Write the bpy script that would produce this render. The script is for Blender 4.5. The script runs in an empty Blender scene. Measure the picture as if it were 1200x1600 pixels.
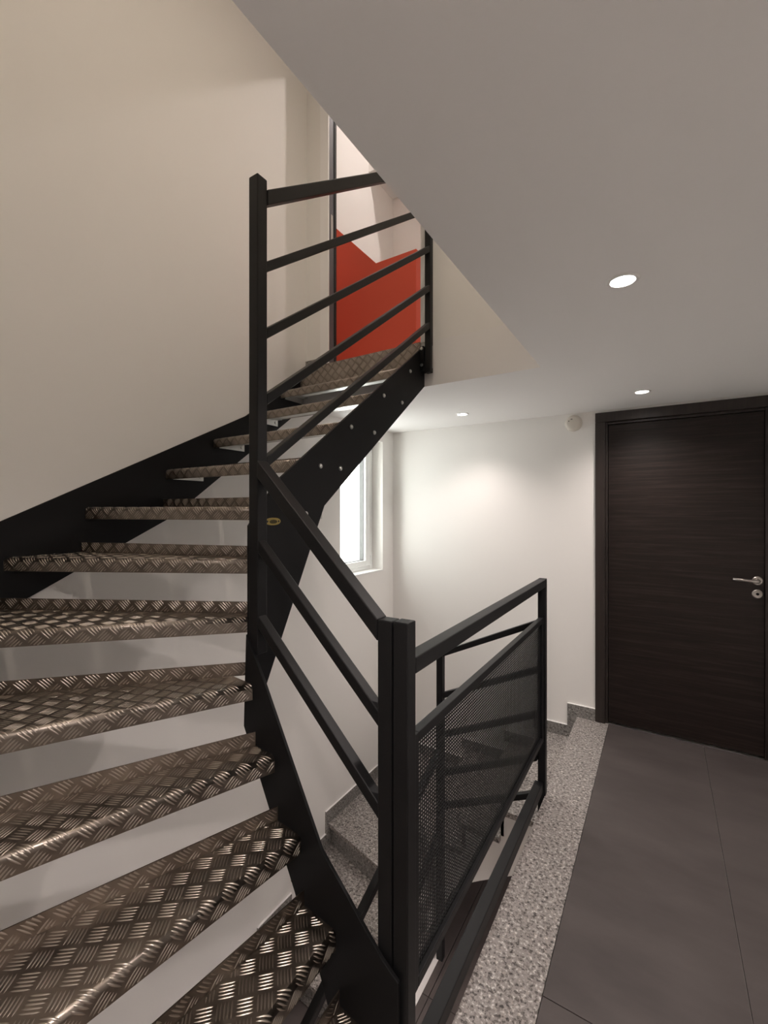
import bpy, bmesh, math, random
from mathutils import Vector, Matrix

random.seed(7)
scene = bpy.context.scene
C = scene.collection

# ------------------------------------------------------------------ camera
cam_d = bpy.data.cameras.new('camera')
cam = bpy.data.objects.new('camera', cam_d)
C.objects.link(cam)
cam.location = (0.0, 0.0, 1.45)
cam.rotation_euler = (math.radians(90), 0, math.radians(32.297))
cam_d.sensor_fit = 'HORIZONTAL'
cam_d.sensor_width = 36.0
cam_d.lens = 685.0 / 1200.0 * 36.0
cam_d.shift_y = -3.0 / 1200.0
cam_d.clip_start = 0.02
scene.camera = cam

# ------------------------------------------------------------------ daylight (seen only through the window)
world = bpy.data.worlds.new('daylight')
scene.world = world
world.use_nodes = True
wn = world.node_tree
bg = wn.nodes['Background']
bg.inputs['Color'].default_value = (1.0, 0.99, 0.965, 1)
bg.inputs['Strength'].default_value = 8.0

# ------------------------------------------------------------------ exposure
scene.view_settings.view_transform = 'Standard'
scene.view_settings.look = 'None'
scene.view_settings.gamma = 1.0
scene.view_settings.use_curve_mapping = False
scene.view_settings.exposure = 0.58
try:
    scene.cycles.max_bounces = 12
    scene.cycles.diffuse_bounces = 8
    scene.cycles.glossy_bounces = 4
    scene.cycles.sample_clamp_indirect = 6.0
    scene.cycles.caustics_reflective = False
    scene.cycles.caustics_refractive = False
except Exception:
    pass

LAMP_W = 36.0          # landing downlights
LAMP_UP_W = 56.0       # unseen downlights added on the floor above
LAMP_COL = (1.0, 0.882, 0.83)
LAMP_UP_COL = (1.0, 0.86, 0.70)

# ------------------------------------------------------------------ dimensions (metres)
XW = -2.01      # window / outer stair wall
YB = 3.33       # door wall
YF = -0.10      # wall on the near side of the stair
XR = 0.75       # right wall
YR = -1.40      # wall behind
ZC = 2.13       # ceiling
ZU = 2.3725     # upper floor
ZT = 4.90       # upper ceiling
ZL = -1.25      # half landing below
XG = -0.500     # landing edge
R = 0.1825      # riser
PI = math.pi

# ------------------------------------------------------------------ materials
def mat(name, col, rough=0.5, metal=0.0, spec=None):
    m = bpy.data.materials.new(name)
    m.use_nodes = True
    b = m.node_tree.nodes['Principled BSDF']
    b.inputs['Base Color'].default_value = (*col, 1)
    b.inputs['Roughness'].default_value = rough
    b.inputs['Metallic'].default_value = metal
    if spec is not None:
        b.inputs['Specular IOR Level'].default_value = spec
    return m

def nodes(m):
    return m.node_tree.nodes, m.node_tree.links, m.node_tree.nodes['Principled BSDF']

def ramp(n, stops):
    r = n.new('ShaderNodeValToRGB')
    e = r.color_ramp.elements
    while len(e) < len(stops):
        e.new(0.5)
    for i, (p, c) in enumerate(stops):
        e[i].position = p
        e[i].color = (*c, 1)
    return r

def coords(n, l, scale=(1, 1, 1)):
    tc = n.new('ShaderNodeTexCoord')
    mp = n.new('ShaderNodeMapping')
    mp.inputs['Scale'].default_value = scale
    l.new(tc.outputs['Object'], mp.inputs['Vector'])
    return mp

def bump_noise(m, scale, strength, dist=0.001, stretch=(1, 1, 1)):
    n, l, b = nodes(m)
    mp = coords(n, l, stretch)
    t = n.new('ShaderNodeTexNoise')
    t.inputs['Scale'].default_value = scale
    t.inputs['Detail'].default_value = 4
    bp = n.new('ShaderNodeBump')
    bp.inputs['Strength'].default_value = strength
    bp.inputs['Distance'].default_value = dist
    l.new(mp.outputs[0], t.inputs['Vector'])
    l.new(t.outputs['Fac'], bp.inputs['Height'])
    l.new(bp.outputs[0], b.inputs['Normal'])

M = {}
M['wall'] = mat('wall_paint', (0.86, 0.845, 0.82), 0.75, spec=0.25)
bump_noise(M['wall'], 160, 0.12)
M['ceiling'] = mat('ceiling_paint', (0.86, 0.845, 0.835), 0.85, spec=0.2)
bump_noise(M['ceiling'], 120, 0.08)
M['black'] = mat('anthracite_powder_coat', (0.0065, 0.0065, 0.0072), 0.45, spec=0.28)
bump_noise(M['black'], 420, 0.10, 0.0006)
M['blackplate'] = mat('anthracite_plate', (0.006, 0.006, 0.0066), 0.55, spec=0.22)
bump_noise(M['blackplate'], 420, 0.08, 0.0006)
M['steel'] = mat('galvanised_steel', (0.62, 0.62, 0.60), 0.35, 1.0)
M['chrome'] = mat('satin_steel', (0.42, 0.385, 0.36), 0.32, 1.0)
M['brass'] = mat('brass', (0.34, 0.26, 0.09), 0.4, 0.9)
M['brassdark'] = mat('brass_print', (0.05, 0.038, 0.008), 0.5, 0.3)
M['pvc'] = mat('white_window_plastic', (0.84, 0.85, 0.84), 0.35)
M['gasket'] = mat('grey_gasket', (0.10, 0.10, 0.10), 0.6)
M['red'] = mat('red_paint', (0.66, 0.095, 0.052), 0.6, spec=0.3)
M['plastic'] = mat('cream_plastic', (0.74, 0.69, 0.62), 0.4)
M['dark'] = mat('dark_opening', (0.01, 0.009, 0.008), 0.7)
M['fascia'] = mat('white_trim', (0.90, 0.89, 0.88), 0.5)
M['jamb'] = mat('grey_door_frame', (0.10, 0.095, 0.105), 0.5)
M['bezel'] = mat('lamp_bezel', (0.82, 0.80, 0.78), 0.4)
M['reflector'] = mat('lamp_reflector', (0.85, 0.85, 0.85), 0.25, 0.6)

# aluminium chequer plate, worn
m = mat('chequer_aluminium', (0.40, 0.34, 0.28), 0.36, 1.0)
n, l, b = nodes(m)
mp = coords(n, l)
t = n.new('ShaderNodeTexNoise'); t.inputs['Scale'].default_value = 9; t.inputs['Detail'].default_value = 6
r = ramp(n, [(0.3, (0.165, 0.14, 0.12)), (0.7, (0.265, 0.232, 0.202))])
l.new(mp.outputs[0], t.inputs['Vector']); l.new(t.outputs['Fac'], r.inputs[0]); l.new(r.outputs[0], b.inputs['Base Color'])
t2 = n.new('ShaderNodeTexNoise'); t2.inputs['Scale'].default_value = 60; t2.inputs['Detail'].default_value = 5
r2 = ramp(n, [(0.3, (0.28, 0.28, 0.28)), (0.75, (0.48, 0.48, 0.48))])
l.new(mp.outputs[0], t2.inputs['Vector']); l.new(t2.outputs['Fac'], r2.inputs[0]); l.new(r2.outputs[0], b.inputs['Roughness'])
M['plate'] = m
m = mat('raised_bar_aluminium', (0.41, 0.365, 0.32), 0.36, 1.0)
M['bars'] = m

# granite
def granite(name, lo, mid, hi, rough):
    m = mat(name, mid, rough)
    n, l, b = nodes(m)
    mp = coords(n, l)
    v = n.new('ShaderNodeTexNoise'); v.inputs['Scale'].default_value = 85; v.inputs['Detail'].default_value = 3
    v.inputs['Roughness'].default_value = 0.65
    l.new(mp.outputs[0], v.inputs['Vector'])
    rr = ramp(n, [(0.36, lo), (0.46, mid), (0.56, mid), (0.64, hi)])
    l.new(v.outputs['Fac'], rr.inputs[0])
    w = n.new('ShaderNodeTexVoronoi'); w.inputs['Scale'].default_value = 130
    l.new(mp.outputs[0], w.inputs['Vector'])
    sep = n.new('ShaderNodeSeparateColor'); l.new(w.outputs['Color'], sep.inputs[0])
    r3 = ramp(n, [(0.0, (0.22, 0.20, 0.19)), (0.22, (1, 1, 1)), (0.8, (1, 1, 1)), (1.0, (1.25, 1.22, 1.18))])
    l.new(sep.outputs[0], r3.inputs[0])
    mx = n.new('ShaderNodeMix'); mx.data_type = 'RGBA'; mx.blend_type = 'MULTIPLY'
    mx.inputs[0].default_value = 0.85
    l.new(rr.outputs[0], mx.inputs[6]); l.new(r3.outputs[0], mx.inputs[7])
    l.new(mx.outputs[2], b.inputs['Base Color'])
    return m
M['granite'] = granite('speckled_granite', (0.05, 0.045, 0.042), (0.29, 0.265, 0.25), (0.60, 0.575, 0.55), 0.4)
M['granite_dark'] = granite('granite_edge', (0.09, 0.085, 0.08), (0.24, 0.23, 0.22), (0.40, 0.385, 0.37), 0.5)

# floor tiles
m = mat('dark_grey_tile', (0.07, 0.063, 0.06), 0.55)
n, l, b = nodes(m)
mp = coords(n, l, (1, 2.5, 1))
t = n.new('ShaderNodeTexNoise'); t.inputs['Scale'].default_value = 2.2; t.inputs['Detail'].default_value = 8; t.inputs['Roughness'].default_value = 0.6
r = ramp(n, [(0.3, (0.056, 0.046, 0.0445)), (0.7, (0.086, 0.072, 0.069))])
l.new(mp.outputs[0], t.inputs['Vector']); l.new(t.outputs['Fac'], r.inputs[0]); l.new(r.outputs[0], b.inputs['Base Color'])
M['tile'] = m
bump_noise(m, 90, 0.05, 0.0005)
M['grout'] = mat('grout', (0.22, 0.20, 0.19), 0.9)

# dark wood with horizontal grain
m = mat('wenge_laminate', (0.02, 0.014, 0.011), 0.48, spec=0.3)
n, l, b = nodes(m)
mp = coords(n, l, (1.6, 1.6, 42))
t = n.new('ShaderNodeTexNoise'); t.inputs['Scale'].default_value = 1.6; t.inputs['Detail'].default_value = 9; t.inputs['Roughness'].default_value = 0.68
t.inputs['Distortion'].default_value = 0.4
r = ramp(n, [(0.25, (0.007, 0.0042, 0.0036)), (0.5, (0.0155, 0.0096, 0.008)), (0.78, (0.040, 0.027, 0.0225))])
l.new(mp.outputs[0], t.inputs['Vector']); l.new(t.outputs['Fac'], r.inputs[0]); l.new(r.outputs[0], b.inputs['Base Color'])
bp = n.new('ShaderNodeBump'); bp.inputs['Strength'].default_value = 0.25; bp.inputs['Distance'].default_value = 0.001
l.new(t.outputs['Fac'], bp.inputs['Height']); l.new(bp.outputs[0], b.inputs['Normal'])
M['wenge'] = m
m = mat('wenge_frame', (0.030, 0.021, 0.018), 0.4)
n, l, b = nodes(m)
mp = coords(n, l, (40, 40, 1.6))
t = n.new('ShaderNodeTexNoise'); t.inputs['Scale'].default_value = 1.8; t.inputs['Detail'].default_value = 7
r = ramp(n, [(0.3, (0.016, 0.0105, 0.009)), (0.7, (0.032, 0.023, 0.0195))])
l.new(mp.outputs[0], t.inputs['Vector']); l.new(t.outputs['Fac'], r.inputs[0]); l.new(r.outputs[0], b.inputs['Base Color'])
M['wengeframe'] = m

# clear window glass
m = bpy.data.materials.new('window_glass'); m.use_nodes = True
n, l = m.node_tree.nodes, m.node_tree.links
n.remove(n['Principled BSDF'])
out = n['Material Output']
tr = n.new('ShaderNodeBsdfTransparent'); tr.inputs[0].default_value = (0.96, 0.98, 0.97, 1)
gl = n.new('ShaderNodeBsdfGlossy'); gl.inputs['Roughness'].default_value = 0.02
mx = n.new('ShaderNodeMixShader'); mx.inputs[0].default_value = 0.05
l.new(tr.outputs[0], mx.inputs[1]); l.new(gl.outputs[0], mx.inputs[2]); l.new(mx.outputs[0], out.inputs[0])
M['glass'] = m

# glowing lamp lens
def emis(name, col, s):
    m = bpy.data.materials.new(name); m.use_nodes = True
    n, l = m.node_tree.nodes, m.node_tree.links
    b = n['Principled BSDF']
    b.inputs['Base Color'].default_value = (0.9, 0.9, 0.9, 1)
    b.inputs['Emission Color'].default_value = (*col, 1)
    b.inputs['Emission Strength'].default_value = s
    return m
M['lens'] = emis('lamp_lens', (1.0, 0.95, 0.90), 30.0)

# ------------------------------------------------------------------ mesh helpers
def link(name, me, material, parent=None):
    o = bpy.data.objects.new(name, me)
    C.objects.link(o)
    if material is not None:
        me.materials.append(M[material] if isinstance(material, str) else material)
    if parent is not None:
        o.parent = parent
    return o

def obj(name, bm, material, parent=None, smooth=False, bevel=0.0, seg=2):
    bmesh.ops.recalc_face_normals(bm, faces=bm.faces[:])
    me = bpy.data.meshes.new(name)
    bm.to_mesh(me); bm.free()
    if smooth:
        for p in me.polygons:
            p.use_smooth = True
    o = link(name, me, material, parent)
    if bevel > 0:
        md = o.modifiers.new('bevel', 'BEVEL')
        md.width = bevel; md.segments = seg; md.limit_method = 'ANGLE'; md.angle_limit = math.radians(40)
        md.harden_normals = False
    return o

def bx(bm, x0, x1, y0, y1, z0, z1):
    vs = [bm.verts.new(p) for p in ((x0, y0, z0), (x1, y0, z0), (x1, y1, z0), (x0, y1, z0),
                                    (x0, y0, z1), (x1, y0, z1), (x1, y1, z1), (x0, y1, z1))]
    for f in ((0, 3, 2, 1), (4, 5, 6, 7), (0, 1, 5, 4), (1, 2, 6, 5), (2, 3, 7, 6), (3, 0, 4, 7)):
        bm.faces.new([vs[i] for i in f])

def box(name, x0, x1, y0, y1, z0, z1, material, parent=None, bevel=0.0):
    bm = bmesh.new(); bx(bm, x0, x1, y0, y1, z0, z1)
    return obj(name, bm, material, parent, bevel=bevel)

def prism(name, pts, off, material, parent=None, bevel=0.0):
    """pts: 3-D polygon, off: extrusion vector"""
    bm = bmesh.new()
    off = Vector(off)
    a = [bm.verts.new(Vector(p)) for p in pts]
    c = [bm.verts.new(Vector(p) + off) for p in pts]
    k = len(pts)
    bm.faces.new(a); bm.faces.new(c[::-1])
    for i in range(k):
        j = (i + 1) % k
        bm.faces.new((a[i], c[i], c[j], a[j]))
    return obj(name, bm, material, parent, bevel=bevel)

def rail(name, A, B, w, h, material, parent=None, bevel=0.003):
    """square bar from A to B with upright end cuts; w across, h square to its run"""
    A, B = Vector(A), Vector(B)
    d = B - A
    hor = Vector((d.x, d.y, 0)); L = hor.length
    side = Vector((-hor.y, hor.x, 0)) / L * (w / 2)
    hv = h / (L / d.length) / 2
    up = Vector((0, 0, hv))
    bm = bmesh.new()
    q = []
    for P in (A, B):
        q.append([bm.verts.new(P + s * side + t_ * up) for s, t_ in ((-1, -1), (1, -1), (1, 1), (-1, 1))])
    bm.faces.new(q[0][::-1]); bm.faces.new(q[1])
    for i in range(4):
        j = (i + 1) % 4
        bm.faces.new((q[0][i], q[0][j], q[1][j], q[1][i]))
    return obj(name, bm, material, parent, bevel=bevel)

def post(name, x, y, z0, z1, s, material, parent=None, rot=0.0, bevel=0.003):
    bm = bmesh.new(); bx(bm, -s / 2, s / 2, -s / 2, s / 2, z0, z1)
    bmesh.ops.rotate(bm, verts=bm.verts[:], cent=(0, 0, 0), matrix=Matrix.Rotation(rot, 3, 'Z'))
    bmesh.ops.translate(bm, verts=bm.verts[:], vec=(x, y, 0))
    return obj(name, bm, material, parent, bevel=bevel)

def lathe_bm(profile, seg=24):
    """profile [(r, h)] spun about +Z"""
    bm = bmesh.new()
    rings = []
    for r_, h_ in profile:
        if r_ < 1e-6:
            rings.append([bm.verts.new((0, 0, h_))])
        else:
            rings.append([bm.verts.new((r_ * math.cos(2 * PI * i / seg), r_ * math.sin(2 * PI * i / seg), h_)) for i in range(seg)])
    for a, c in zip(rings, rings[1:]):
        for i in range(seg):
            j = (i + 1) % seg
            if len(a) == 1 and len(c) == 1:
                continue
            if len(a) == 1:
                bm.faces.new((a[0], c[i], c[j]))
            elif len(c) == 1:
                bm.faces.new((a[i], a[j], c[0]))
            else:
                bm.faces.new((a[i], a[j], c[j], c[i]))
    return bm

def place(bm, axis, loc):
    q = Vector((0, 0, 1)).rotation_difference(Vector(axis)).to_matrix()
    bmesh.ops.rotate(bm, verts=bm.verts[:], cent=(0, 0, 0), matrix=q)
    bmesh.ops.translate(bm, verts=bm.verts[:], vec=loc)
    return bm

def lathe(name, profile, axis, loc, material, parent=None, seg=24):
    bm = place(lathe_bm(profile, seg), axis, loc)
    o = obj(name, bm, material, parent, smooth=True)
    md = o.modifiers.new('split', 'EDGE_SPLIT'); md.split_angle = math.radians(35)
    return o

def tag(o, label, cat=None, group=None, kind=None):
    if label: o['label'] = label
    if cat: o['category'] = cat
    if group: o['group'] = group
    if kind: o['kind'] = kind
    return o

def thing(name, label, cat, loc=(0, 0, 0), group=None):
    o = bpy.data.objects.new(name, None)
    C.objects.link(o)
    o.empty_display_size = 0.1
    o['base'] = 1
    return tag(o, label, cat, group)

def struct(o, label, cat):
    return tag(o, label, cat, kind='structure')

# ================================================================== THE ROOM
# outer wall with the window opening
WY0, WY1, WZ0, WZ1 = 2.575, 3.16, 0.945, 2.03
bm = bmesh.new()
bx(bm, XW - 0.30, XW, YR, WY0, ZL - 0.2, ZT)
bx(bm, XW - 0.30, XW, WY1, YB + 0.25, ZL - 0.2, ZT)
bx(bm, XW - 0.30, XW, WY0, WY1, ZL - 0.2, WZ0)
bx(bm, XW - 0.30, XW, WY0, WY1, WZ1, ZT)
struct(obj('wall_left', bm, 'wall'), 'tall off-white wall carrying the stair stringer and the small window', 'wall')
# door wall
DX0, DX1, DZ1 = -0.340, 0.545, 2.075
bm = bmesh.new()
bx(bm, XW, DX0, YB, YB + 0.25, ZL - 0.2, ZT)
bx(bm, DX1, XR + 0.2, YB, YB + 0.25, ZL - 0.2, ZT)
bx(bm, DX0, DX1, YB, YB + 0.25, DZ1, ZT)
bx(bm, DX0, DX1, YB, YB + 0.25, ZL - 0.2, -0.02)
bx(bm, DX0 - 0.05, DX1 + 0.05, YB + 0.25, YB + 0.30, ZL - 0.2, ZT)
struct(obj('wall_back', bm, 'wall'), 'white wall with the dark wooden door at the end of the landing', 'wall')
# near side of the stair, right wall, rear wall (outside the view, they close the space)
struct(box('wall_front', XW - 0.30, -0.52, YR, YF, ZL - 0.2, ZT, 'wall'), 'white wall on the near side of the metal stair', 'wall')
struct(box('wall_right', XR, XR + 0.2, YR - 0.2, YB + 0.25, ZL - 0.2, ZT, 'wall'), 'white wall on the right of the landing', 'wall')
struct(box('wall_rear', -0.52, XR, YR - 0.2, YR, ZL - 0.2, ZT, 'wall'), 'white wall behind the landing', 'wall')

# ceiling slab of this floor, with the stair opening
OX, OY = -0.484, 2.163
bm = bmesh.new()
bx(bm, OX, XR, YR, YB, ZC, ZU)
bx(bm, XW, OX, OY, YB, ZC, ZU)
struct(obj('ceiling', bm, 'ceiling'), 'white plastered ceiling slab cut open over the metal stair', 'ceiling')
struct(box('ceiling_upper', XW - 0.3, XR + 0.2, YR - 0.2, YB + 0.25, ZT, ZT + 0.15, 'ceiling'), 'white ceiling of the floor above the stair', 'ceiling')

# wall of the upper floor with an open doorway
UY0, UY1 = 2.210, 2.276
UDX0, UDX1, UDZ = -1.837, -1.125, ZU + 2.06
bm = bmesh.new()
bx(bm, XW, UDX0, UY0, UY1, ZU, ZT)
bx(bm, UDX1, XR, OY, UY1, ZU, ZT)
bx(bm, UDX0, UDX1, UY0, UY1, UDZ, ZT)
struct(obj('wall_upper', bm, 'wall'), 'white wall at the head of the metal stair around an open doorway', 'wall')

# landing slab: base, granite border slabs, tiles
fl = box('floor', XG + 0.015, XR, YR, YB, -0.24, -0.012, 'grout')
struct(fl, 'landing floor of dark grey tiles edged with speckled granite', 'floor')
plaster = box('edge_plaster', XG + 0.010, XG + 0.0149, YF, YB, -0.24, -0.03, 'wall', fl)
GR = [(YF, 0.62), (0.6215, 2.3), (2.3015, YB)]
for a, c in GR:
    box('granite_slab', XG, -0.3006, a, c, -0.031, 0.0, 'granite', fl, bevel=0.002)
g = 0.0026
xcols = [(-0.30, 0.2195), (0.2195, XR)]
ycuts = [[YR, -1.04, 1.36, YB], [YR, -1.04, 1.36, YB]]
for (x0, x1), cuts in zip(xcols, ycuts):
    for a, c in zip(cuts, cuts[1:]):
        box('tile', x0 + g / 2, x1 - g / 2, a + g / 2, c - g / 2, -0.0119, -0.0002, 'tile', fl, bevel=0.0008)
# half landing below
fl2 = box('floor_lower', XW, XR, YR, YB, ZL - 0.2, ZL - 0.01, 'grout')
struct(fl2, 'dark tiled half landing below, seen past the railing', 'floor')
for i in range(3):
    for j in range(3):
        x0 = XW + i * 0.92; y0 = YF + j * 1.143
        box('tile', x0 + g, x0 + 0.92 - g, y0 + g, min(YB, y0 + 1.143) - g, ZL - 0.01, ZL, 'tile', fl2)

# ------------------------------------------------------------------ door of the landing
d1 = thing('door_1', 'dark wenge door with horizontal grain in a matching frame', 'door')
d1['kind'] = 'structure'
box('casing', -0.382, -0.322, YB - 0.018, YB + 0.06, 0.0, 2.047, 'wengeframe', d1, bevel=0.003)
box('casing', 0.527, 0.587, YB - 0.018, YB + 0.06, 0.0, 2.047, 'wengeframe', d1, bevel=0.003)
box('casing', -0.382, 0.587, YB - 0.018, YB + 0.06, 2.0475, 2.113, 'wengeframe', d1, bevel=0.003)
for x0, x1, z0, z1 in ((-0.3215, -0.306, 0.0, 2.0465), (0.512, 0.5265, 0.0, 2.0465), (-0.3055, 0.5115, 2.031, 2.0465)):
    box('door_stop', x0, x1, YB + 0.004, YB + 0.06, z0, z1, 'wengeframe', d1, bevel=0.002)
leaf = box('door_leaf', -0.304, 0.510, YB + 0.016, YB + 0.056, 0.008, 2.028, 'wenge', d1, bevel=0.002)
HX, HZ, HY = 0.478, 1.035, YB + 0.016
lathe('handle_rosette', [(0, 0.009), (0.022, 0.009), (0.026, 0.006), (0.026, 0)], (0, -1, 0), (HX, HY, HZ), 'chrome', leaf)
hb = bmesh.new()
pts = [(HX, HY - 0.008, HZ), (HX, HY - 0.034, HZ), (HX - 0.006, HY - 0.046, HZ), (HX - 0.022, HY - 0.052, HZ + 0.001), (HX - 0.06, HY - 0.052, HZ + 0.003), (HX - 0.118, HY - 0.048, HZ + 0.006)]
rad = [0.011, 0.010, 0.0105, 0.010, 0.009, 0.0085]
def tube(bm, pts, rad, seg=14):
    rings = []
    P = [Vector(p) for p in pts]
    for i, p in enumerate(P):
        d = (P[min(i + 1, len(P) - 1)] - P[max(i - 1, 0)]).normalized()
        a = d.cross(Vector((0, 0, 1)))
        if a.length < 1e-4:
            a = d.cross(Vector((1, 0, 0)))
        a.normalize(); b_ = d.cross(a)
        rings.append([bm.verts.new(p + rad[i] * (a * math.cos(2 * PI * k / seg) + b_ * math.sin(2 * PI * k / seg))) for k in range(seg)])
    for a, c in zip(rings, rings[1:]):
        for k in range(seg):
            bm.faces.new((a[k], a[(k + 1) % seg], c[(k + 1) % seg], c[k]))
    bm.faces.new(rings[0][::-1]); bm.faces.new(rings[-1])
tube(hb, pts, rad)
tag(obj('handle_lever', hb, 'chrome', leaf, smooth=True), 'satin steel lever handle')
lathe('keyhole_rosette', [(0.008, 0.006), (0.022, 0.007), (0.026, 0.004), (0.026, 0)], (0, -1, 0), (HX, HY, HZ - 0.078), 'chrome', leaf)
bm = place(lathe_bm([(0, 0.0045), (0.0082, 0.0045), (0.0082, 0)], 16), (0, -1, 0), (HX, HY, HZ - 0.074))
bx(bm, HX - 0.0045, HX + 0.0045, HY - 0.0045, HY, HZ - 0.094, HZ - 0.074)
obj('keyhole', bm, 'dark', leaf)

# ------------------------------------------------------------------ window
w1 = thing('window_1', 'narrow white framed window beside the corner, bright with daylight', 'window')
w1['kind'] = 'structure'
FX0, FX1 = XW - 0.175, XW - 0.105
def frame_ring(name, y0, y1, z0, z1, wv, wb, x0, x1, parent, material='pvc', bev=0.003):
    for a in ((y0, y0 + wv, z0, z1), (y1 - wv, y1, z0, z1), (y0 + wv, y1 - wv, z0, z0 + wb), (y0 + wv, y1 - wv, z1 - wb, z1)):
        box(name, x0, x1, a[0], a[1], a[2], a[3], material, parent, bevel=bev)
frame_ring('window_frame', WY0 + 0.001, WY1 - 0.001, WZ0 + 0.001, WZ1 - 0.001, 0.045, 0.030, FX0, FX1, w1)
frame_ring('sash_bar', WY0 + 0.047, WY1 - 0.047, WZ0 + 0.032, WZ1 - 0.032, 0.075, 0.048, FX0 + 0.01, FX1 + 0.012, w1)
frame_ring('glazing_gasket', WY0 + 0.1225, WY1 - 0.1225, WZ0 + 0.0805, WZ1 - 0.0805, 0.005, 0.005, FX0 + 0.02, FX1 - 0.01, w1, 'gasket', 0)
box('glass_pane', FX0 + 0.035, FX0 + 0.041, WY0 + 0.1275, WY1 - 0.1275, WZ0 + 0.0855, WZ1 - 0.0855, 'glass', w1)
box('window_sill', FX1, XW + 0.004, WY0 + 0.001, WY1 - 0.001, WZ0 - 0.012, WZ0 + 0.0008, 'pvc', w1, bevel=0.002)
lathe('hinge', [(0, 0), (0.008, 0), (0.008, 0.028), (0.0065, 0.029), (0.0065, 0.032), (0.008, 0.033), (0.008, 0.075), (0, 0.075)], (0, 0, 1), (FX1 + 0.012, WY1 - 0.046, WZ0 + 0.045), 'pvc', w1, 14)
# sky portal (guides daylight sampling through the opening)
pd = bpy.data.lights.new('window_portal', 'AREA'); pd.shape = 'RECTANGLE'; pd.size = WZ1 - WZ0; pd.size_y = WY1 - WY0
pd.cycles.is_portal = True
po = bpy.data.objects.new('window_portal', pd); C.objects.link(po)
po.location = (XW - 0.31, (WY0 + WY1) / 2, (WZ0 + WZ1) / 2)
po.rotation_euler = (0, math.radians(-90), 0)
po.parent = w1

# ------------------------------------------------------------------ doorway of the upper floor
d2 = thing('door_2', 'open doorway with a white casing and grey jamb above the stair', 'door')
d2['kind'] = 'structure'
CW = 0.048
box('casing', UDX0 - CW, UDX0 + 0.0215, UY0 - 0.010, UY0 - 0.0002, ZU, UDZ + CW, 'fascia', d2, bevel=0.002)
box('casing', UDX1 + 0.0005, UDX1 + CW, OY - 0.008, OY - 0.0002, ZU + 0.002, UDZ + CW, 'fascia', d2, bevel=0.002)
box('casing', UDX0 + 0.022, UDX1, UY0 - 0.010, UY0 - 0.0002, UDZ + 0.0005, UDZ + CW, 'fascia', d2, bevel=0.002)
box('jamb', UDX0 + 0.0002, UDX0 + 0.022, UY0, UY1 + 0.002, ZU, UDZ - 0.0005, 'jamb', d2, bevel=0.001)
box('jamb', UDX1 - 0.022, UDX1 - 0.0002, UY0 - 0.006, UY1 + 0.002, ZU, UDZ - 0.0005, 'fascia', d2, bevel=0.001)
box('door_seal', UDX0 + 0.0222, UDX0 + 0.027, UY1 - 0.020, UY1 + 0.001, ZU, UDZ - 0.001, 'dark', d2)
box('strike_plate', UDX0 + 0.0221, UDX0 + 0.0245, UY0 + 0.012, UY0 + 0.034, ZU + 0.83, ZU + 1.00, 'chrome', d2)
box('threshold', UDX0, UDX1, OY, UY1, ZU - 0.02, ZU + 0.002, 'granite_dark', d2)
struct(box('baseboard_upper', XW + 0.0005, UDX0 - CW - 0.001, UY0 - 0.012, UY0 - 0.0003, ZU + 0.001, ZU + 0.07, 'granite_dark'), 'small stone skirting beside the upper doorway', 'skirting')

# red partition with a raked left half in the room above
RY = 2.50
gz0 = ZU + 0.0
pp = [(XW + 0.001, RY, gz0), (-1.335, RY, gz0), (-1.335, RY, 3.135), (-1.645, RY, 3.135), (XW + 0.001, RY, 3.135 + 0.365 * 1.03)]
red = prism('partition_wall', pp, (0, 0.07, 0), 'red')
tag(red, 'red painted low partition with a raked top, seen through the upper doorway', 'partition')
bxo = prism('roof_bulkhead', [(XW + 0.001, 2.95, 4.2), (-1.55, 2.95, 4.2), (-1.35, 2.95, 3.95), (-1.35, 2.95, 4.899), (XW + 0.001, 2.95, 4.899)], (0, 0.37, 0), 'wall')
tag(bxo, 'white boxed bulkhead high up in the room above', 'bulkhead')

# ================================================================== CEILING DOWNLIGHTS
def downlight(x, y, z, label, watts, col, group, spread=160):
    t_ = thing('ceiling_spotlight', label, 'spotlight', group=group)
    lathe('bezel', [(0.032, 0.0005), (0.034, 0.004), (0.041, 0.0045), (0.045, 0.001), (0.045, 0.0)], (0, 0, -1), (x, y, z), 'bezel', t_, 32)
    lathe('lamp_lens', [(0, 0.003), (0.026, 0.003), (0.032, 0.0008)], (0, 0, -1), (x, y, z), 'lens', t_, 28)
    ld = bpy.data.lights.new('spotlight_beam', 'SPOT')
    ld.energy = watts; ld.color = col; ld.spot_size = math.radians(spread); ld.spot_blend = 1.0; ld.shadow_soft_size = 0.03
    lo = bpy.data.objects.new('spotlight_beam', ld); C.objects.link(lo)
    lo.location = (x, y, z - 0.012); lo.parent = t_
    return t_
G1 = 'recessed spotlights in the landing ceiling'
downlight(-0.096, 1.474, ZC, 'lit recessed ceiling spotlight nearest the viewer, larger and far from the door', LAMP_W, LAMP_COL, G1)
downlight(-0.093, 2.918, ZC, 'lit recessed ceiling spotlight just in front of the dark door', LAMP_W * 0.75, LAMP_COL, G1, 140)
downlight(-1.190, 2.920, ZC, 'lit recessed ceiling spotlight above the stone stairs beside the window', LAMP_W * 0.6, LAMP_COL, G1, 122)
downlight(-0.096, 0.030, ZC, 'added ceiling spotlight overhead, out of the picture', LAMP_W * 1.8, LAMP_COL, G1)  # unseen lamp added to light the stair and the wall under it
downlight(-0.05, 1.60, -0.2405, 'added unseen spotlight under the landing, over the half landing below', LAMP_W * 2.6, LAMP_COL, 'added spotlights of the half landing')  # invented lamp, out of view, to brighten the lower walls and floor
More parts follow.
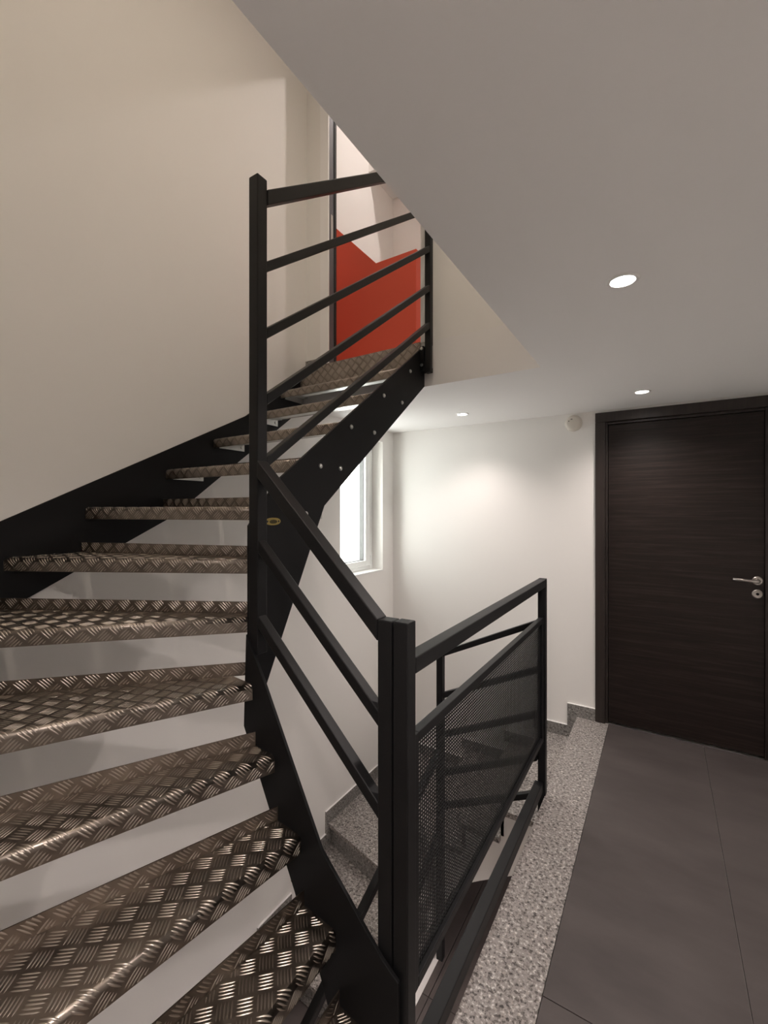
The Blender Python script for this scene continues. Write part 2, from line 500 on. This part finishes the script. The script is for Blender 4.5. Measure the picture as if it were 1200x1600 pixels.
downlight(-0.05, 0.35, -0.2405, 'added unseen spotlight under the landing, farther from the granite steps', LAMP_W * 2.6, LAMP_COL, 'added spotlights of the half landing')  # second added lamp below, lifting the bounce light under the stair
downlight(-0.45, 0.95, ZT, 'added unseen spotlight in the high ceiling over the metal stair', LAMP_UP_W, LAMP_UP_COL, 'added spotlights of the upper floor')  # unseen lamp added for the warm wash on the tall wall
downlight(-1.25, 2.75, ZT, 'added unseen spotlight in the room with the red partition', LAMP_UP_W * 0.72, LAMP_COL, 'added spotlights of the upper floor')  # unseen lamp added to brighten the room beyond the doorway

# ================================================================== SMOKE ALARM
sa = thing('smoke_alarm', 'round cream smoke alarm on the wall left of the dark door', 'smoke alarm')
SX, SZ = -0.522, 2.062
lathe('body', [(0, 0.034), (0.034, 0.034), (0.044, 0.031), (0.050, 0.024), (0.052, 0.010), (0.056, 0.008), (0.058, 0.0)], (0, -1, 0), (SX, YB, SZ), 'plastic', sa, 36)
lathe('sounder_ring', [(0.014, 0.0), (0.014, 0.002), (0.020, 0.002), (0.020, 0.0)], (0, -1, 0), (SX, YB - 0.0338, SZ), 'plastic', sa, 24)
lathe('indicator', [(0, 0.002), (0.0035, 0.002), (0.0035, 0)], (0, -1, 0), (SX - 0.026, YB - 0.0338, SZ + 0.012), 'dark', sa, 10)
bm = bmesh.new(); bx(bm, SX - 0.014, SX - 0.002, YB - 0.0352, YB - 0.0338, SZ + 0.022, SZ + 0.0265)
obj('vent_slot', bm, 'dark', sa)

# ================================================================== STONE STAIR
ss = thing('stone_staircase', 'speckled granite stairs winding down beside the landing under the window', 'staircase')
SR = 0.156
YI = 2.345      # inner side of the first flight
XI = -1.125     # inner side of the second flight
NX = [XG, -0.735, -0.955]
lev = [-SR * k for k in range(9)]
inner = (XI, YI)
def slab(poly, z, name='stone_tread'):
    return prism(name, [(x, y, z) for x, y in poly], (0, 0, -0.03), 'granite', ss, bevel=0.002)
def riser_p(a, c, z0, z1):
    a = Vector((*a, z0)); c = Vector((*c, z0))
    d = (c - a).normalized(); nrm = Vector((-d.y, d.x, 0)) * 0.018
    prism('stone_riser', [a, c, c + Vector((0, 0, z1 - z0)), a + Vector((0, 0, z1 - z0))], nrm, 'granite_dark', ss)
yo = YI - 0.025
# straight treads
slab([(NX[1] - 0.02, yo), (NX[0] - 0.0, yo), (NX[0] - 0.0, YB - 0.001), (NX[1] - 0.02, YB - 0.001)], lev[1])
slab([(NX[2] - 0.02, yo), (NX[1] + 0.0, yo), (NX[1] + 0.0, YB - 0.001), (NX[2] - 0.02, YB - 0.001)], lev[2])
slab([(XI - 0.02, yo), (NX[2] + 0.0, yo), (NX[2] + 0.0, YB - 0.001), (-1.33, YB - 0.001)], lev[3])
slab([inner, (-1.29, YB - 0.001), (XW + 0.001, YB - 0.001)], lev[4])
slab([inner, (XW + 0.001, YB - 0.001), (XW + 0.001, 2.43), (XI + 0.02, 2.20)], lev[5])
slab([(XI + 0.02, 2.23), (XW + 0.001, 2.46), (XW + 0.001, 2.10), (XI + 0.02, 2.02)], lev[6])
slab([(XI + 0.02, 2.05), (XW + 0.001, 2.13), (XW + 0.001, 1.79), (XI + 0.02, 1.75)], lev[7])
# risers (vertical faces)
def rbox(x0, x1, y0, y1, z0, z1):
    box('stone_riser', x0, x1, y0, y1, z0, z1, 'granite_dark', ss)
rbox(NX[0] - 0.0, NX[0] + 0.014, YI, YB - 0.001, lev[1], -0.031)
rbox(NX[1] - 0.0, NX[1] + 0.018, YI, YB - 0.001, lev[2], lev[1] - 0.03)
rbox(NX[2] - 0.0, NX[2] + 0.018, YI, YB - 0.001, lev[3], lev[2] - 0.03)
riser_p((XI - 0.005, YI), (-1.315, YB - 0.001), lev[4], lev[3] - 0.03)
riser_p((XI - 0.01, YI + 0.01), (XW + 0.02, YB - 0.02), lev[5], lev[4] - 0.03)
riser_p((XW + 0.001, 2.45), (XI, 2.22), lev[6], lev[5] - 0.03)
riser_p((XW + 0.001, 2.12), (XI, 2.04), lev[7], lev[6] - 0.03)
riser_p((XW + 0.001, 1.81), (XI, 1.77), ZL, lev[7] - 0.03)
# plastered flight body: upper flight with curved soffit
prof = [(NX[0] - 0.001, -0.031 - SR), (NX[1] + 0.001, lev[1] - 0.031), (NX[1] + 0.001, lev[2] - 0.031), (NX[2] + 0.001, lev[2] - 0.031),
        (NX[2] + 0.001, lev[3] - 0.031), (XI - 0.001, lev[3] - 0.031), (XI - 0.001, lev[5] - 0.2),
        (-1.05, -0.76), (-0.95, -0.675), (-0.85, -0.61), (-0.75, -0.55), (-0.65, -0.49), (-0.58, -0.42), (NX[0] - 0.001, -0.34)]
prism('flight_side', [(x, YI, z) for x, z in prof], (0, YB - 0.002 - YI, 0), 'wall', ss)
# winder corner and lower flight bodies
prism('flight_body', [(XI - 0.004, YI, lev[5] - 0.031), (-1.30, YB - 0.002, lev[5] - 0.031), (XW + 0.002, YB - 0.002, lev[5] - 0.031), (XW + 0.002, 2.46, lev[5] - 0.031), (XI - 0.004, 2.235, lev[5] - 0.031)], (0, 0, -0.25), 'wall', ss)
prism('flight_body', [(XW + 0.002, y, z) for y, z in ((2.425, lev[6] - 0.031), (2.10, lev[6] - 0.031), (2.10, lev[7] - 0.031), (1.80, lev[7] - 0.031), (1.80, ZL + 0.001), (2.40, ZL + 0.001))], (XI - 0.004 - XW - 0.002, 0, 0), 'wall', ss)

# stone skirtings
bb = thing('baseboard_back', 'stepped grey granite skirting on the door wall', 'skirting'); bb['kind'] = 'structure'
SKH = 0.082
def sk_back(x0, x1, z0, z1):
    box('skirting_piece', x0, x1, YB - 0.010, YB - 0.0005, z0, z1, 'granite_dark', bb)
    box('skirting_lip', x0, x1, YB - 0.011, YB - 0.0005, z1, z1 + 0.003, 'fascia', bb)
sk_back(NX[0] - 0.062, -0.3825, 0.0005, SKH)
sk_back(NX[1] - 0.06, NX[0] - 0.0625, lev[1] + 0.0005, lev[1] + SKH)
box('skirting_piece', NX[0] - 0.062, NX[0] - 0.001, YB - 0.010, YB - 0.0005, lev[1] + 0.0005, 0.0, 'granite_dark', bb)
sk_back(NX[2] - 0.06, NX[1] - 0.0605, lev[2] + 0.0005, lev[2] + SKH)
sk_back(-1.36, NX[2] - 0.0605, lev[3] + 0.0005, lev[3] + SKH)
sk_back(XW + 0.011, -1.3605, lev[4] + 0.0005, lev[4] + SKH)
bl = thing('baseboard_left', 'stepped granite skirting along the foot of the window wall', 'skirting'); bl['kind'] = 'structure'
def sk_left(y0, y1, z0, z1):
    box('skirting_piece', XW + 0.0005, XW + 0.010, y0, y1, z0, z1, 'granite_dark', bl)
    box('skirting_lip', XW + 0.0005, XW + 0.011, y0, y1, z1, z1 + 0.003, 'fascia', bl)
sk_left(2.40, YB - 0.012, lev[5] + 0.0005, lev[5] + 0.095)
box('skirting_piece', XW + 0.0005, XW + 0.010, 2.40, 2.449, lev[6] + 0.0005, lev[5], 'granite_dark', bl)
sk_left(2.06, 2.3995, lev[6] + 0.0005, lev[6] + 0.095)
sk_left(1.78, 2.0595, lev[7] + 0.0005, lev[7] + 0.085)
sk_left(YF, 1.7795, ZL + 0.0005, ZL + 0.085)

# ================================================================== METAL STAIR
ms = thing('metal_staircase', 'black steel winder staircase with aluminium chequer plate treads', 'staircase')
# inner stringer of the lower flight (slightly oblique to the wall)
def yin(x):
    return 0.868 + (-0.5 - x) * 0.104
def lower_pt(x, z, o=0.0):
    return (x, yin(x) + o, z)
ls = [(-1.112, 0.77), (-1.10, 1.06), (-1.009, 0.93), (-0.764, 0.545), (-0.56, 0.385), (-0.512, 0.36), (-0.512, -0.20), (-0.60, -0.20), (-0.735, 0.14), (-0.771, 0.217), (-0.906, 0.435)]
prism('stringer', [lower_pt(x, z, 0.0) for x, z in ls], (0, 0.010, 0), 'blackplate', ms, bevel=0.001)
# inner stringer of the upper flight
us = [(0.945, 1.40), (0.965, 1.425), (1.065, 1.55), (2.12, 2.326), (2.158, 2.326), (2.158, 2.13), (1.31, 1.467), (1.015, 0.873), (0.945, 0.73)]
XS0, XS1 = -1.112, -1.100
prism('stringer', [(XS0, y, z) for y, z in us], (XS1 - XS0, 0, 0), 'blackplate', ms, bevel=0.001)
# outer stringers on the walls
os_ = [(YF + 0.012, 1.048), (0.595, 1.41), (1.69, 1.985), (2.155, 2.33), (2.155, 2.115), (1.25, 1.42), (0.66, 1.114), (YF + 0.012, 0.72)]
prism('stringer', [(XW + 0.0005, y, z) for y, z in os_], (0.011, 0, 0), 'blackplate', ms, bevel=0.001)
ow = [(XW + 0.012, 1.048), (-0.53, 0.30), (-0.53, -0.0), (-0.72, -0.0), (XW + 0.012, 0.72)]
prism('stringer', [(x, YF + 0.0005, z) for x, z in ow], (0, 0.011, 0), 'blackplate', ms, bevel=0.001)

# ---- treads
XO = XW + 0.013
YO = YF + 0.013
NOSE = [None,
    ((-0.610, 0.886), (-0.480, -0.07)),
    ((-0.709, 0.890), (-0.705, -0.07)),
    ((-0.843, 0.900), (-0.950, -0.07)),
    ((-0.954, 0.920), (-1.298, -0.07)),
    ((-1.057, 0.938), (-1.575, -0.07)),
    ((-1.160, 0.970), (-2.000, 0.100)),
    ((-1.220, 1.020), (-2.000, 0.600)),
    ((-1.115, 1.150), (-2.000, 0.865)),
    ((-1.115, 1.230), (-2.000, 1.212)),
    ((-1.115, 1.470), (-2.000, 1.475)),
    ((-1.115, 1.722), (-2.000, 1.730)),
    ((-1.115, 1.965), (-2.000, 1.960)),
    ((-1.115, 2.150), (-2.000, 2.150))]

def half(poly, nx, ny, c):
    """keep nx*x+ny*y <= c"""
    out = []
    for i in range(len(poly)):
        p, q = poly[i], poly[(i + 1) % len(poly)]
        dp, dq = nx * p[0] + ny * p[1] - c, nx * q[0] + ny * q[1] - c
        if dp <= 0:
            out.append(p)
        if dp * dq < 0:
            f = dp / (dp - dq)
            out.append((p[0] + f * (q[0] - p[0]), p[1] + f * (q[1] - p[1])))
    return out

RB = 0.013          # nose bend radius
APR = 0.034         # straight apron below the bend
UPH = 0.042         # upstand
PITCH = 0.0425      # bar block size
def line(a, c):
    e = Vector((c[0] - a[0], c[1] - a[1])).normalized()
    nn = Vector((-e.y, e.x))      # left of inner->outer
    return e, nn

def bar_mesh(name, items, fmap, parent):
    """items: list of station lists [(s,d)...] with cross dir; fmap(s,d,h)->Vector"""
    vs, fs = [], []
    for cen, dirv, L, inside in items:
        cx, cd = cen; ux, ud = dirv; px, pd_ = -ud, ux
        st = []
        N = 6
        for i in range(N + 1):
            tau = -1 + 2 * i / N
            s_, d_ = cx + ux * tau * L, cd + ud * tau * L
            if not inside(s_, d_):
                if len(st) >= 3:
                    break
                st = []
                continue
            st.append((tau, s_, d_))
        if len(st) < 3:
            continue
        base = len(vs)
        for tau, s_, d_ in st:
            w = 0.0021 * math.sqrt(max(0.0, 1 - tau * tau)) + 0.0001
            hgt = 0.0013 * math.sqrt(max(0.0, 1 - tau * tau))
            vs.append(fmap(s_ + px * w, d_ + pd_ * w, 0.0))
            vs.append(fmap(s_ + px * w * 0.45, d_ + pd_ * w * 0.45, hgt))
            vs.append(fmap(s_ - px * w * 0.45, d_ - pd_ * w * 0.45, hgt))
            vs.append(fmap(s_ - px * w, d_ - pd_ * w, 0.0))
        for i in range(len(st) - 1):
            a = base + 4 * i
            for k in range(3):
                fs.append((a + k, a + k + 1, a + k + 5, a + k + 4))
    me = bpy.data.meshes.new(name)
    me.from_pydata(vs, [], fs)
    me.update()
    bmx = bmesh.new(); bmx.from_mesh(me)
    bmx.to_mesh(me); bmx.free()
    for p in me.polygons:
        p.use_smooth = True
    o = link(name, me, 'bars', parent)
    o['kind'] = 'stuff'
    return o

def pattern(smin, smax, dmin, dmax):
    """five-bar blocks laid diagonally over the rectangle"""
    q = math.sqrt(0.5)
    cs, cd = (smin + smax) / 2, (dmin + dmax) / 2
    rr = int((abs(smax - smin) + abs(dmax - dmin)) / PITCH) + 2
    out = []
    for i in range(-rr, rr + 1):
        for j in range(-rr, rr + 1):
            a, c = i * PITCH, j * PITCH
            s0, d0 = cs + (a - c) * q, (a + c) * q
            if s0 < smin - PITCH or s0 > smax + PITCH or d0 < dmin - PITCH or d0 > dmax + PITCH:
                continue
            u, v = ((q, q), (-q, q)) if (i + j) % 2 == 0 else ((-q, q), (q, q))
            for k in range(-2, 3):
                o_ = k * PITCH * 0.178
                out.append(((s0 + v[0] * o_, d0 + v[1] * o_), u, PITCH * 0.43))
    return out

big = [(XO, YO), (-0.4, YO), (-0.4, 2.6), (XO, 2.6)]
for k in range(1, 13):
    z = R * k
    A, B = NOSE[k]
    A2, B2 = NOSE[k + 1]
    e, nn = line(A, B)           # nn must point to the back (uphill)
    mid2 = Vector(((A2[0] + B2[0]) / 2, (A2[1] + B2[1]) / 2))
    if (mid2 - Vector(A)).dot(nn) < 0:
        nn = -nn
    e2, n2 = line(A2, B2)
    if (Vector(((A[0] + B[0]) / 2, (A[1] + B[1]) / 2)) - Vector(A2)).dot(n2) < 0:
        n2 = -n2                 # n2 points to the front
    A2v = Vector(A2) + n2 * 0.014
    poly = big[:]
    # behind the nose
    poly = half(poly, -nn.x, -nn.y, -(nn.x * A[0] + nn.y * A[1]))
    poly = half(poly, -n2.x, -n2.y, -(n2.x * A2v.x + n2.y * A2v.y))
    if k <= 5:
        sx, sy = 0.104, 1.0
        poly = half(poly, sx, sy, 0.868 - 0.5 * 0.104 - 0.002)
    else:
        poly = half(poly, 1, 0, XS0 - 0.002)
    # coordinates: s along e from A, d along nn from the nose line
    def to_sd(p):
        v = Vector(p) - Vector(A)
        return v.dot(e), v.dot(nn)
    sd = [to_sd(p) for p in poly]
    fr_s = [s_ for s_, d_ in sd if abs(d_) < 1e-4]
    s0, s1 = min(fr_s), max(fr_s)
    bk = [p for p in poly if abs((Vector(p) - A2v).dot(n2)) < 1e-4]
    tpoly = half(sd, 0, -1, -RB)
    e3 = Vector((e.x, e.y, 0)); n3 = Vector((nn.x, nn.y, 0)); O3 = Vector((A[0], A[1], z))
    def fmap(s_, d_, h_, e3=e3, n3=n3, O3=O3):
        if d_ >= RB:
            return O3 + e3 * s_ + n3 * d_ + Vector((0, 0, h_))
        arc = RB * PI / 2
        if d_ >= RB - arc:
            th = (RB - d_) / RB
            return O3 + e3 * s_ + n3 * (RB - (RB + h_) * math.sin(th)) + Vector((0, 0, -RB + (RB + h_) * math.cos(th)))
        ex = RB - arc - d_
        return O3 + e3 * s_ + n3 * (-h_) + Vector((0, 0, -RB - ex))
    bm = bmesh.new()
    # top sheet
    vt = [bm.verts.new(fmap(s_, d_, 0)) for s_, d_ in tpoly]
    bm.faces.new(vt)
    # bend + apron
    ds = [RB - RB * PI / 2 * i / 6 for i in range(7)] + [RB - RB * PI / 2 - APR]
    ends_t = sorted([s_ for s_, d_ in tpoly if abs(d_ - RB) < 1e-4])
    te0, te1 = ends_t[0], ends_t[-1]
    prev = None
    for i, d_ in enumerate(ds):
        f = min(1.0, i / 6.0)
        a_, c_ = te0 + (s0 - te0) * f, te1 + (s1 - te1) * f
        row = [bm.verts.new(fmap(a_, d_, 0)), bm.verts.new(fmap(c_, d_, 0))]
        if prev:
            bm.faces.new((prev[0], prev[1], row[1], row[0]))
        prev = row
    # upstand at the back
    if k == 5:                   # its upstand runs on behind the newel to the upper stringer
        bk.sort(key=lambda p: p[0])
        pa, pb = Vector(bk[0]), Vector(bk[-1])
        bk[-1] = tuple(pb + (pb - pa).normalized() * ((XS0 - 0.003 - pb.x) / (pb - pa).normalized().x))
    b0, b1 = Vector((*bk[0], z)), Vector((*bk[-1], z))
    uph = UPH if k < 12 else R - 0.002
    upv = Vector((0, 0, uph))
    vv = [bm.verts.new(p) for p in (b0, b1, b1 + upv, b0 + upv)]
    bm.faces.new(vv)
    bmesh.ops.remove_doubles(bm, verts=bm.verts[:], dist=1e-5)
    bmesh.ops.recalc_face_normals(bm, faces=bm.faces[:])
    me = bpy.data.meshes.new('tread'); bm.to_mesh(me); bm.free()
    for p in me.polygons:
        p.use_smooth = abs(p.normal.z) < 0.98 and abs(p.normal.z) > 0.02
    tread = link('tread', me, 'plate', ms)
    md = tread.modifiers.new('solid', 'SOLIDIFY'); md.thickness = 0.003; md.offset = 0.0
    # raised bars on top / nose
    def inside(s_, d_, poly_sd=sd, s0=s0, s1=s1):
        if d_ < RB:
            return s0 + 0.002 < s_ < s1 - 0.002 and d_ > RB - RB * PI / 2 - APR + 0.001
        m_ = len(poly_sd)
        sg = 0
        for i in range(m_):
            p, q = poly_sd[i], poly_sd[(i + 1) % m_]
            if abs(p[1]) < 1e-4 and abs(q[1]) < 1e-4:
                continue
            dx, dy = q[0] - p[0], q[1] - p[1]
            ln = math.hypot(dx, dy)
            if ln < 1e-6:
                continue
            cr = (dx * (d_ - p[1]) - dy * (s_ - p[0])) / ln
            if sg == 0:
                sg = orient
            if cr * sg < 0.003:
                return False
        return True
    area = sum(sd[i][0] * sd[(i + 1) % len(sd)][1] - sd[(i + 1) % len(sd)][0] * sd[i][1] for i in range(len(sd)))
    orient = 1 if area > 0 else -1
    smin, smax = min(p[0] for p in sd), max(p[0] for p in sd)
    dmax = max(p[1] for p in sd)
    its = [(c_, u_, L_, inside) for c_, u_, L_ in pattern(smin, smax, RB - RB * PI / 2 - APR, dmax)]
    lift = 0.0015
    bar_mesh('raised_bars', its, lambda s_, d_, h_, fmap=fmap: fmap(s_, d_, h_ + lift), tread)
    # raised bars on the upstand
    eb = (b1 - b0).normalized(); LB = (b1 - b0).length
    nf = Vector((n2.x, n2.y, 0))
    def ins2(s_, d_, LB=LB, uph=uph):
        return 0.003 < s_ < LB - 0.003 and 0.002 < d_ < uph - 0.001
    its = [(c_, u_, L_, ins2) for c_, u_, L_ in pattern(0, LB, 0, uph)]
    bar_mesh('raised_bars', its, lambda s_, d_, h_, b0=b0, eb=eb, nf=nf: b0 + eb * s_ + Vector((0, 0, d_)) + nf * (h_ + lift), tread)
    # angle brackets under both ends of the treads seen from below
    if k >= 8:
        for side in (0, 1):
            yn = NOSE[k][1 - side][1] if side == 0 else NOSE[k][0][1]
            x0 = XO + 0.0006 if side == 0 else XS0 - 0.0006
            sg = 1 if side == 0 else -1
            bm = bmesh.new()
            ya, yb_ = yn + 0.035, yn + (0.20 if k > 8 else 0.16)
            xs = sorted((x0, x0 + sg * 0.004))
            bx(bm, xs[0], xs[1], ya, yb_, z - 0.044, z - 0.004)
            xs = sorted((x0 + sg * 0.004, x0 + sg * 0.040))
            bx(bm, xs[0], xs[1], ya, yb_, z - 0.008, z - 0.004)
            br = obj('bracket', bm, 'steel', ms)
            for yy in (ya + 0.02, yb_ - 0.02):
                lathe('bolt', [(0, 0.006), (0.006, 0.006), (0.008, 0.004), (0.008, 0)], (sg, 0, 0), (x0 + sg * 0.004, yy, z - 0.025), 'steel', br, 8)
        # stiffening flat under the tread
        yn0, yn1 = NOSE[k][1][1], NOSE[k][0][1]
        if k >= 9:
            bm = bmesh.new(); bx(bm, XO + 0.045, XS0 - 0.045, yn0 + 0.085, yn0 + 0.125, z - 0.022, z - 0.002)
            obj('stiffener', bm, 'steel', ms)

# bolts on the outer face of the upper stringer
def bolt(y, z):
    lathe('bolt', [(0, 0.0075), (0.0045, 0.0075), (0.0075, 0.0055), (0.008, 0.003), (0.0095, 0.003), (0.0095, 0)], (1, 0, 0), (XS1, y, z), 'steel', ms, 12)
for y, z in ((1.2035, 1.436), (1.285, 1.618), (1.408, 1.6185), (1.482, 1.799), (1.657, 1.801), (1.738, 1.987), (1.908, 1.989), (1.994, 2.170)):
    bolt(y, z)
# maker's plate
bm = bmesh.new()
def oval(bm, w, h, t_, x, y, z):
    n_ = 28
    a = []; c = []
    for i in range(n_):
        th = 2 * PI * i / n_
        r_ = 1.0
        px = math.copysign(abs(math.cos(th)) ** 0.85, math.cos(th)) * w / 2
        pz = math.copysign(abs(math.sin(th)) ** 0.95, math.sin(th)) * h / 2
        a.append(bm.verts.new((x, y + px, z + pz))); c.append(bm.verts.new((x + t_, y + px, z + pz)))
    bm.faces.new(c); bm.faces.new(a[::-1])
    for i in range(n_):
        j = (i + 1) % n_
        bm.faces.new((a[i], a[j], c[j], c[i]))
oval(bm, 0.068, 0.025, 0.0015, XS1, 1.043, 1.412)
pl = obj('maker_plate', bm, 'brass', ms)
tag(pl, 'small oval brass plate with a dark centre and two screw holes')
bm = bmesh.new(); oval(bm, 0.034, 0.013, 0.0006, XS1 + 0.0015, 1.044, 1.411); obj('plate_centre', bm, 'brassdark', pl)
for dy in (-0.025, 0.025):
    lathe('screw_hole', [(0, 0.0005), (0.0035, 0.0005), (0.0035, 0)], (1, 0, 0), (XS1 + 0.0015, 1.043 + dy, 1.412), 'dark', pl, 10)

# ---- railing of the upper flight: newel, end post and five raking rails
NXc, NYc = -1.075, 0.957
P40 = 0.040
ur = thing('upper_stair_railing', 'black steel railing with five raking bars along the upper stair flight', 'railing')
post('newel_post', NXc, NYc, 1.0, 2.495, P40, 'black', ur)
EX, EY = -1.059, 2.128
post('end_post', EX, EY, 2.19, 3.40, 0.034, 'black', ur)
SL = 0.738
for zc, th in ((2.440, 0.040), (2.222, 0.028), (2.010, 0.028), (1.800, 0.028), (1.600, 0.028)):
    ya, yb_ = NYc + P40 / 2, EY - 0.017
    rail('rail', (NXc + 0.004, ya, zc), (EX, yb_, zc + SL * (yb_ - ya)), 0.030 if th < 0.03 else 0.040, th, 'black', ur)
box('fixing_plate', -1.0995, EX - 0.0175, 2.100, 2.1575, 2.20, 2.33, 'blackplate', ur)
for y, z in ((2.112, 2.318), (2.112, 2.23)):
    lathe('bolt', [(0, 0.006), (0.007, 0.006), (0.009, 0.003), (0.009, 0)], (0, -1, 0), (-1.088, 2.100, z), 'steel', ur, 10)
box('reflecting_edge', EX + 0.0172, EX + 0.0195, 2.135, 2.143, 2.215, 2.335, 'steel', ur)  # steel strip added to give the bright light-reflecting edge beside the post

# ---- railing of the lower flight
lr = thing('lower_stair_railing', 'black steel railing with three bars along the lowest metal steps', 'railing')
PXL, PYL = -0.560, 0.908
post('post', PXL, PYL, -0.20, 1.185, P40, 'black', lr)
for z0, z1, th, w in ((1.578, 1.160, 0.040, 0.040), (1.336, 0.925, 0.030, 0.030), (1.102, 0.700, 0.030, 0.030)):
    xe = PXL - 0.02
    xs_ = NXc + P40 / 2
    f = (xe - xs_) / (PXL - xs_)
    rail('rail', (xs_, NYc - 0.002, z0), (xe, PYL, z0 + (z1 - z0) * f if th < 0.035 else 1.159), w, th, 'black', lr)

# ---- landing railing with perforated panel
XA = -0.515
pr = thing('landing_railing', 'black steel landing railing with a perforated sheet panel', 'railing')
PYN, PYF = 0.906, 2.335
post('post', XA, PYN, -0.20, 1.187, P40, 'black', pr)
post('post', XA, PYF, -0.11, 1.099, 0.038, 'black', pr)
XP = XA
rail('top_rail', (XP, PYN + 0.02, 1.078), (XP, PYF - 0.019, 1.078), 0.040, 0.040, 'black', pr)
rail('bottom_rail', (XP - 0.012, PYN + 0.02, 0.042), (XP - 0.012, PYF - 0.019, 0.042), 0.040, 0.050, 'black', pr)
pz0, pz1 = 0.277, 0.905
py0, py1 = PYN + 0.028, PYF - 0.025
pf = box('panel_frame', XP - 0.012, XP + 0.012, py0, py0 + 0.022, pz0, pz1, 'black', pr, bevel=0.002)
box('panel_frame', XP - 0.012, XP + 0.012, py1 - 0.022, py1, pz0, pz1, 'black', pr, bevel=0.002)
box('panel_frame', XP - 0.012, XP + 0.012, py0 + 0.022, py1 - 0.022, pz1 - 0.026, pz1, 'black', pr, bevel=0.002)
box('panel_frame', XP - 0.012, XP + 0.012, py0 + 0.022, py1 - 0.022, pz0, pz0 + 0.026, 'black', pr, bevel=0.002)
for y, z in ((PYN + 0.02, 0.30), (PYN + 0.02, 0.85)):
    box('panel_bracket', XP - 0.008, XP + 0.008, y, py0, z, z + 0.03, 'black', pr)
for z in (0.30, 0.85):
    box('panel_bracket', XP - 0.008, XP + 0.008, py1, PYF - 0.019, z, z + 0.03, 'black', pr)
# perforated sheet: webs between the square holes
ms0y, ms1y, ms0z, ms1z = py0 + 0.020, py1 - 0.020, pz0 + 0.024, pz1 - 0.024
bm = bmesh.new()
ny = int(round((ms1y - ms0y) / 0.0113)); nz = int(round((ms1z - ms0z) / 0.0099))
for i in range(ny + 1):
    y = ms0y + (ms1y - ms0y) * i / ny
    bx(bm, XP - 0.0007, XP + 0.0007, y - 0.0015, y + 0.0015, ms0z, ms1z)
for i in range(nz + 1):
    z = ms0z + (ms1z - ms0z) * i / nz
    bx(bm, XP - 0.0008, XP + 0.0008, ms0y, ms1y, z - 0.0020, z + 0.0020)
sh = obj('perforated_sheet', bm, 'black', pr)
sh['kind'] = 'stuff'

# ---- railing of the stone stair
sr = thing('stone_stair_railing', 'black steel railing descending beside the granite steps behind the perforated panel', 'railing')
SPX, SPY = -1.078, 2.318
post('post', SPX, SPY, -1.14, 0.665, 0.038, 'black', sr)
for z0 in (0.872, 0.632, 0.405, 0.185, -0.005):
    xa, xb = XA - 0.020, SPX + 0.019
    rail('rail', (xa, SPY + 0.004, z0), (xb, SPY, z0 - 0.47 * (xa - xb)), 0.030, 0.030, 'black', sr)
for z0 in (0.065, -0.42):
    rail('rail', (SPX, SPY - 0.019, z0), (SPX, 0.95, z0 - 0.42 * (SPY - 0.019 - 0.95)), 0.034, 0.034, 'black', sr)
post('post', SPX, 0.93, ZL, -0.47, 0.038, 'black', sr)

for o in C.objects:
    if 'base' in o.keys():
        del o['base']
